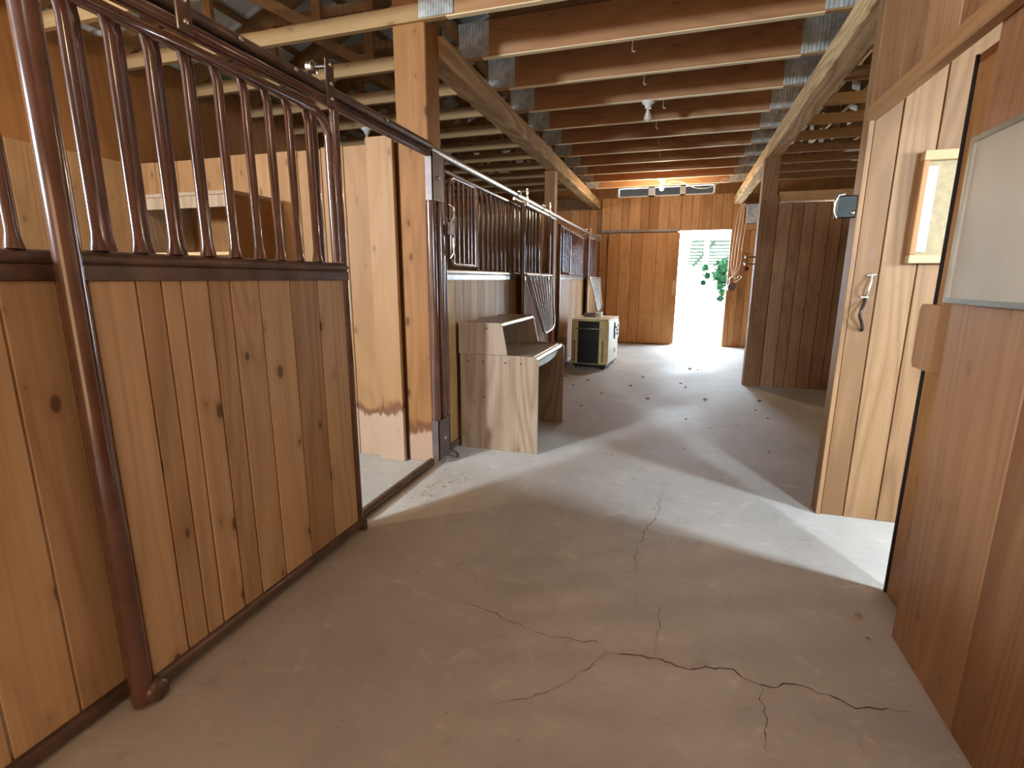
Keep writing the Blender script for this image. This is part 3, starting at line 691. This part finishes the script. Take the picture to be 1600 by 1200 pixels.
# ------------------------------------------------------------------ yellow generator (local coordinates, long axis y)
gn = thing('generator', (-1.125, 7.82, 0), 'pale yellow boxed generator on castors beside the stall fronts', 'generator', rz=-.07)
gn['_o'] = [0, 0, 0]
hx, y0, y1 = .275, -.41, .41
cs = MB(); cs.box(-hx, hx, y0, y1, .075, .735, b=.018); cs.build('casing', 'yellow', gn, True)
MB().box(hx+.0, hx+.004, y0+.03, y1-.03, .1, .71).build('side_cover', 'cream', gn, True)
MB().box(-hx-.004, hx+.006, y0-.004, y1+.004, .736, .75, b=.004).build('lid', 'cream', gn, True)
g1 = MB(); g1.box(-.17, .145, y0-.012, y0, .09, .715, b=.003); g1o = g1.build('front_grille', 'grille', gn, True)
g2 = MB(); g2.box(-.15, .125, y0-.018, y0-.012, .1, .47)
for i in range(14): g2.box(-.14, .115, y0-.022, y0-.018, .115+i*.025, .125+i*.025)
g2.build('radiator', 'black', gn, True)
MB().tube([(-.21, y0-.004, .61), (-.21, y0-.05, .61), (.19, y0-.05, .61), (.19, y0-.004, .61)], .009, 8).build('push_handle', 'galv', gn, True)
for x in (-.225, .2):
    b = MB()
    for i in range(16): b.box(x-.014, x+.014, y0-.003, y0, .12+i*.02, .132+i*.02)
    b.build('side_vent', 'iron', gn, True)
cp = MB(); cp.box(hx+.004, hx+.02, y0+.45, y0+.76, .42, .68, b=.004); cpo = cp.build('control_panel', 'black', gn, True)
for (y, z, r) in ((y0+.52, .6, .02), (y0+.6, .55, .022), (y0+.68, .62, .018), (y0+.66, .5, .02), (y0+.55, .49, .014)): MB().lathe((hx+.02, y, z), [(r, 0), (r, .01), (r*.6, .018), (0, .018)], 'x', 12).build('dial', 'galv', cpo, True)
MB().box(hx+.004, hx+.008, y0+.52, y0+.6, .2, .27).build('vent_cover', 'iron', gn, True)
MB().box(-hx+.02, hx-.02, y0+.03, y1-.03, .045, .075).build('base_frame', 'black', gn, True)
for x in (-.21, .22):
    for y in (y0+.07, y1-.07):
        c_ = MB(); c_.lathe((x, y, .026), [(0, -.014), (.022, -.014), (.026, -.008), (.026, .008), (.022, .014), (0, .014)], 'x', 16); c_.box(x-.02, x-.016, y-.012, y+.012, .026, .05); c_.box(x+.016, x+.02, y-.012, y+.012, .026, .05)
        c_.build('castor', 'black', gn, True)
bx = thing('battery_charger', (-1.18, 7.86, .751), 'small grey box with white sockets on top of the generator', 'box')
MB().box(-1.31, -1.13, 7.78, 7.92, .751, .812, b=.004).build('body', 'bracket', bx)
b = MB().box(-1.128, -1.04, 7.78, 7.92, .751, .83, b=.005).build('end_block', 'porcelain', bx)
MB().box(-1.11, -1.09, 7.776, 7.78, .775, .80).build('socket', 'black', b)

# ------------------------------------------------------------------ ceiling lamps
def lamp(x, y, z, label, lit, group='bare ceiling bulbs'):
    t = thing('ceiling_bulb', (x, y, z), label, 'lamp', group)
    MB().lathe((x, y, z), [(0, 0), (.055, 0), (.057, -.01), (.045, -.022), (.03, -.03), (.027, -.055), (0, -.055)], 'z', 24).build('lamp_base', 'porcelain', t)
    prof = [(.013, -.055), (.014, -.075), (.022, -.095), (.030, -.115), (.033, -.135), (.028, -.155), (.016, -.167), (0, -.17)]
    MB().lathe((x, y, z), prof, 'z', 20).build('bulb', 'glow' if lit else 'glass', t)
    if lit:
        d = bpy.data.lights.new('bulb_light', 'POINT'); d.energy = lit; d.color = (1, .74, .50); d.shadow_soft_size = .06
        o = bpy.data.objects.new('bulb_light', d); COL.objects.link(o); o.parent = t; o.location = (0, 0, -.22)
    return t
lamp(-.33, TY[7]+.02, 2.866, 'unlit bare bulb on a white porcelain base under the joists', 0)
lamp(-.30, TY[13]+.05, 2.866, 'glowing bare bulb near the far wall', 55)
lamp(-.30, .02, 2.866, 'glowing bare bulb above the near end of the aisle', 9)
lamp(-3.0, 1.0, 2.866, 'unseen bulb added as fill above the near left stall', 30)  # added out of view to brighten the roof and trusses on the left
lamp(-2.7, TY[0]+.02, 3.30, 'unseen bulb added as fill up between the rafters over the near left stall', 45)  # added fill lamp for the dim roof space
lamp(2.3, 5.0, 2.866, 'unseen bulb added as fill above the right bay', 10)  # added out of view to lift the general light on the right
lamp(-3.2, TY[7], 2.866, 'unlit bare bulb with white base over the second left stall', 0)
cb = MB(); cy = TY[13]+.06
pts = [(-.30, cy, 2.85), (-.22, cy, 2.80), (-.15, cy, 2.83), (0.0, cy, 2.81), (.2, cy, 2.72), (.4, cy, 2.71), (.55, cy, 2.78), (.62, cy, 2.83), (.75, cy, 2.79), (.95, cy, 2.80)]
def smooth(pts, k=5):
    P = [Vector(p) for p in pts]; out = []
    for i in range(len(P)-1):
        p0, p1, p2, p3 = P[max(0, i-1)], P[i], P[i+1], P[min(len(P)-1, i+2)]
        for j in range(k):
            t = j/k; out.append(.5*((2*p1)+(p2-p0)*t+(2*p0-5*p1+4*p2-p3)*t*t+(3*p1-p0-3*p2+p3)*t**3))
    out.append(P[-1]); return out
cb.tube(smooth(pts), .007, 6); tag(cb.build('cable', 'wire'), 'thin white cable sagging from the glowing bulb to the right beam', 'cable')
# small hooks under the joists
for y, x in ((TY[5], -.37), (TY[6], -.33), (TY[7], -.2), (TY[8], -.28), (TY[9], -.28), (TY[10], -.28)):
    h = MB(); h.tube([(x, y, 2.868), (x, y, 2.80), (x+.012, y, 2.79), (x+.02, y, 2.80)], .0035, 6)
    nm = {5: 'nearest', 6: 'second nearest', 7: 'third nearest', 8: 'fourth nearest', 9: 'fifth nearest', 10: 'farthest'}[TY.index(y)]
    tag(h.build('ceiling_hook', 'galv'), 'small wire hook under the aisle joists, '+nm+' of the row', 'hook', 'wire hooks under the joists')

# ------------------------------------------------------------------ things on the right-hand wall
wh = thing('whiteboard', (.862, 1.55, 1.26), 'large blank whiteboard in a thin metal frame on the right wall', 'whiteboard')
MB().box(.856, .869, 1.06, 2.03, 1.265, 1.74).build('writing_surface', 'board_white', wh)
b = MB(); b.box(.85, .869, 1.05, 2.042, 1.74, 1.755); b.box(.85, .869, 1.05, 2.042, 1.25, 1.265); b.box(.85, .869, 2.03, 2.042, 1.265, 1.74); b.box(.85, .869, 1.05, 1.06, 1.265, 1.74)
b.build('frame', 'alu', wh)
MB().box(.835, .85, 1.1, 1.86, 1.25, 1.262).build('pen_tray', 'alu', wh)
bb = thing('pinboard', (1.5, 3.08, 1.42), 'tan pinboard in a pale wood frame on the end wall', 'pinboard')
MB().box(1.13, 1.95, 3.08, 3.098, 1.43, 1.92).build('board', 'cork', bb)
MB().box(1.10, 1.98, 3.05, 3.098, 1.885, 1.93, b=.003).build('frame_rail', 'pale_wood', bb)
MB().box(1.10, 1.98, 3.05, 3.098, 1.405, 1.445, b=.003).build('frame_rail', 'pale_wood', bb)
MB().box(1.10, 1.125, 3.05, 3.098, 1.446, 1.884, b=.003).build('frame_stile', 'trim_z', bb)
MB().box(1.955, 1.98, 3.05, 3.098, 1.446, 1.884, b=.003).build('frame_stile', 'trim_z', bb)
MB().box(1.127, 1.172, 3.072, 3.079, 1.46, 1.86).build('paper_strip', 'paper', bb)
hk = MB(); hk.lathe((.965, 3.10, 1.345), [(0, -.012), (.010, -.01), (.013, 0)], 'y', 12); hk.tube([(.945, 3.09, 1.345), (.985, 3.09, 1.35)], .004, 6)
hk.tube([(.965, 3.09, 1.345), (.962, 3.075, 1.31), (.955, 3.07, 1.27), (.952, 3.08, 1.245), (.96, 3.095, 1.24)], .0055, 8); hk.box(.93, .965, 3.09, 3.099, 1.232, 1.238)
tag(hk.build('wall_hook', 'alu'), 'small silver hook on the end wall above the curved iron handle', 'hook')
hi = MB(); pts = [(.955, 3.098, 1.225), (.947, 3.075, 1.205), (.93, 3.05, 1.17), (.927, 3.05, 1.14), (.94, 3.06, 1.11), (.955, 3.08, 1.075), (.958, 3.098, 1.06)]
hi.tube(smooth(pts), .008, 8); tag(hi.build('curved_handle', 'iron'), 'curved dark iron handle on the end wall below the silver hook', 'handle')
lt = thing('wall_bracket', (.83, 3.13, 1.63), 'dark green metal bracket with bright rim on the end wall edge', 'bracket')
b = MB(); b.prism([(3.1, 1.64), (3.1, 1.74), (3.13, 1.75), (3.17, 1.75), (3.17, 1.64)], 'x', .775, .859); b.build('body', 'greenblk', lt)
b = MB(); b.tube([(.775, 3.10, 1.635), (.76, 3.10, 1.66), (.758, 3.10, 1.715), (.772, 3.10, 1.748), (.80, 3.10, 1.752)], .006, 8); b.build('rim', 'chrome', lt)
b = MB(); b.lathe((.845, 3.10, 1.66), [(0, -.008), (.010, -.006), (.012, 0)], 'y', 12); b.build('bolt', 'chrome', lt)
lc = thing('gate_latch', (.90, 6.87, 1.50), 'small chrome twin latch on the edge of the dark right post', 'latch')
for z in (1.50, 1.585):
    b = MB(); b.box(.80, .912, 6.89, 6.94, z, z+.02, b=.004); b.tube([(.80, 6.915, z+.01), (.79, 6.915, z+.03), (.80, 6.915, z+.045), (.86, 6.915, z+.045)], .007, 8); b.build('clip', 'chrome', lc)
# cords hanging by the far door, with a padlock-like clasp
hc = thing('hanging_cord', (1.06, 10.7, 1.35), 'loops of pale cord hanging from the right beam beside the far doorway', 'cord')
for i, x in enumerate((1.0, 1.05, 1.1, 1.16)):
    MB().tube(smooth([(1.1+.02*i, 10.72, 2.72), (x+.04, 10.71, 2.5), (x+.01, 10.7, 2.0), (x-.0, 10.7, 1.6), (1.06, 10.69, 1.36)]), .005, 6).build('strand', 'cord', hc)
pk = thing('clasp', (1.06, 10.66, 1.2), 'blue-grey metal clasp on the lower end of the hanging cords', 'clasp')
MB().prism([(.98, 1.12), (1.09, 1.12), (1.12, 1.2), (1.10, 1.27), (1.0, 1.27), (.97, 1.2)], 'y', 10.64, 10.69).build('body', 'bracket', pk)
MB().tube(smooth([(1.01, 10.665, 1.26), (1.0, 10.665, 1.34), (1.06, 10.665, 1.38), (1.12, 10.665, 1.35), (1.17, 10.665, 1.40), (1.2, 10.665, 1.36), (1.1, 10.665, 1.26)]), .011, 8).build('shackle', 'chrome', pk)
tag(MB().lathe((1.3, YN, 1.53), [(.04, 0), (.04, -.012), (.03, -.02), (0, -.02)], 'y', 16).build('round_fitting', 'iron'), 'small round dark fitting on the far wall right of the hanging cords', 'fitting')

# ------------------------------------------------------------------ litter on the floor
PB = [(-1.02, 6.55), (-.45, 6.37), (-.34, 7.02), (.16, 6.73), (.21, 6.51), (.41, 7.88), (.3, 7.91), (.41, 5.88), (-.21, 5.71), (.39, 4.71), (.98, 6.0), (.95, 5.25), (-1.36, 6.74), (-1.15, 6.21), (-.86, 5.16), (-.74, 5.83), (-.7, 7.33), (.19, 4.97), (.63, 4.92), (-.37, 3.72), (.16, 4.05), (.79, 4.18), (1.3, 5.69), (.88, 5.55), (.79, 2.12), (.78, 1.98)]
for i, (x, y) in enumerate(PB):
    mb = MB(); s_ = random.uniform(.008, .019)*(1.2 if y > 5 else .7)
    prof = [(0, 0), (s_*.8, 0), (s_, s_*.3), (s_*.7, s_*.6), (0, s_*.7)]
    mb.lathe((x, y, .0), prof, 'z', 7); mb.v = [(vx+random.uniform(-.5, .5)*s_, vy+random.uniform(-.4, .4)*s_, max(0, vz*random.uniform(.6, 1.5))) for vx, vy, vz in mb.v]
    tag(mb.build('pebble', 'stone' if i % 3 else 'straw'), 'small pebble or crumb lying loose on the dusty concrete aisle', 'pebble', 'pebbles on the aisle floor')
st = MB()
for i in range(420):
    if i < 150: x = random.gauss(-1.36, .07); y = random.gauss(2.78, .16)+(x+1.36)*1.5
    elif i < 200: x = random.gauss(-1.2, .2); y = random.gauss(3.05, .2)
    else: x = random.uniform(-1.5, .84); y = random.uniform(1, 9)
    if x < -1.5 or (x > .82): continue
    if x < -.88 and y > 3.48 and y < 4.6: continue
    a_ = random.uniform(0, PI); L = random.uniform(.004, .014); ww = random.uniform(.001, .003)
    dx, dy = math.cos(a_)*L, math.sin(a_)*L
    st.add([(x-dx, y-dy, .0015), (x-dy*ww/L, y+dx*ww/L, .004), (x+dx, y+dy, .0015), (x+dy*ww/L, y-dx*ww/L, .004)], [(0, 1, 2, 3)])
tag(st.build('straw_litter', 'straw'), 'crumbs of straw and chaff scattered over the concrete and along the doorway bar', 'litter', kind='stuff')

# ------------------------------------------------------------------ outside, beyond the far doorway
struct(MB().box(-14, 16, YN+.16, 40, -.3, -.03).build('ground', 'gravel'))
pg = thing('pergola', (1.3, 15.8, 0), 'white posted lean-to with slatted roof outside the far doorway', 'pergola')
for x in (.70, 2.4): MB().box(x, x+.12, 15.0, 15.12, -.03, 2.42).build('post', 'white_paint', pg)
MB().box(.35, 3.2, 14.9, 15.0, 2.40, 2.52).build('beam', 'white_paint', pg)
for i in range(8): MB().box(.35, 3.2, 15.15+i*.42, 15.40+i*.42, 2.33-i*.075, 2.38-i*.075).build('roof_slat', 'slat', pg)
MB().bar((.95, 15.0, 2.34), (.55, 18.4, 1.78), .08, .05).build('rafter', 'slat', pg); MB().bar((2.0, 15.0, 2.34), (1.2, 18.4, 1.78), .08, .05).build('rafter', 'slat', pg)
bs = thing('bush', (1.15, 14.2, 0), 'leafy green bush hanging beside the white post outside', 'bush')
lv = MB()
lumps = [(1.18, 1.66, .20), (1.05, 1.45, .17), (1.2, 1.35, .15), (1.12, 1.18, .12), (1.17, 1.0, .09), (1.15, .86, .08), (.72, 1.62, .09), (.78, 1.42, .08), (.70, 1.25, .06)]
for lx, lz, lr in lumps:
    prof = [(0, -lr*.8)]+[(lr*.8*math.sin(PI*k/6), -lr*.8*math.cos(PI*k/6)) for k in range(1, 6)]+[(0, lr*.8)]
    mb_ = MB().lathe((lx, 14.2, lz), prof, 'z', 9)
    lv.add([(x+random.uniform(-.03, .03), y+random.uniform(-.03, .03), z+random.uniform(-.03, .03)) for x, y, z in mb_.v], mb_.f)
    for i in range(int(900*lr)):
        d = Vector((random.gauss(0, 1), random.gauss(0, 1), random.gauss(0, 1))).normalized()*lr*random.uniform(.75, 1.2)
        a_ = Vector((random.gauss(0, 1), random.gauss(0, 1), random.gauss(0, 1))).normalized()*random.uniform(.03, .06)
        q = a_.cross(Vector((.3, .2, 1))).normalized()*a_.length*.5; c_ = Vector((lx, 14.2, lz))+d
        lv.add([c_-a_, c_+q, c_+a_, c_-q], [(0, 1, 2, 3)])
lv.build('foliage', 'leaf', bs)
MB().tube([(1.2, 14.2, -.03), (1.16, 14.2, .6), (1.12, 14.2, 1.2)], .02, 8).build('stem', 'straw', bs)

for o in bpy.data.objects:
    if '_o' in o.keys(): del o['_o']
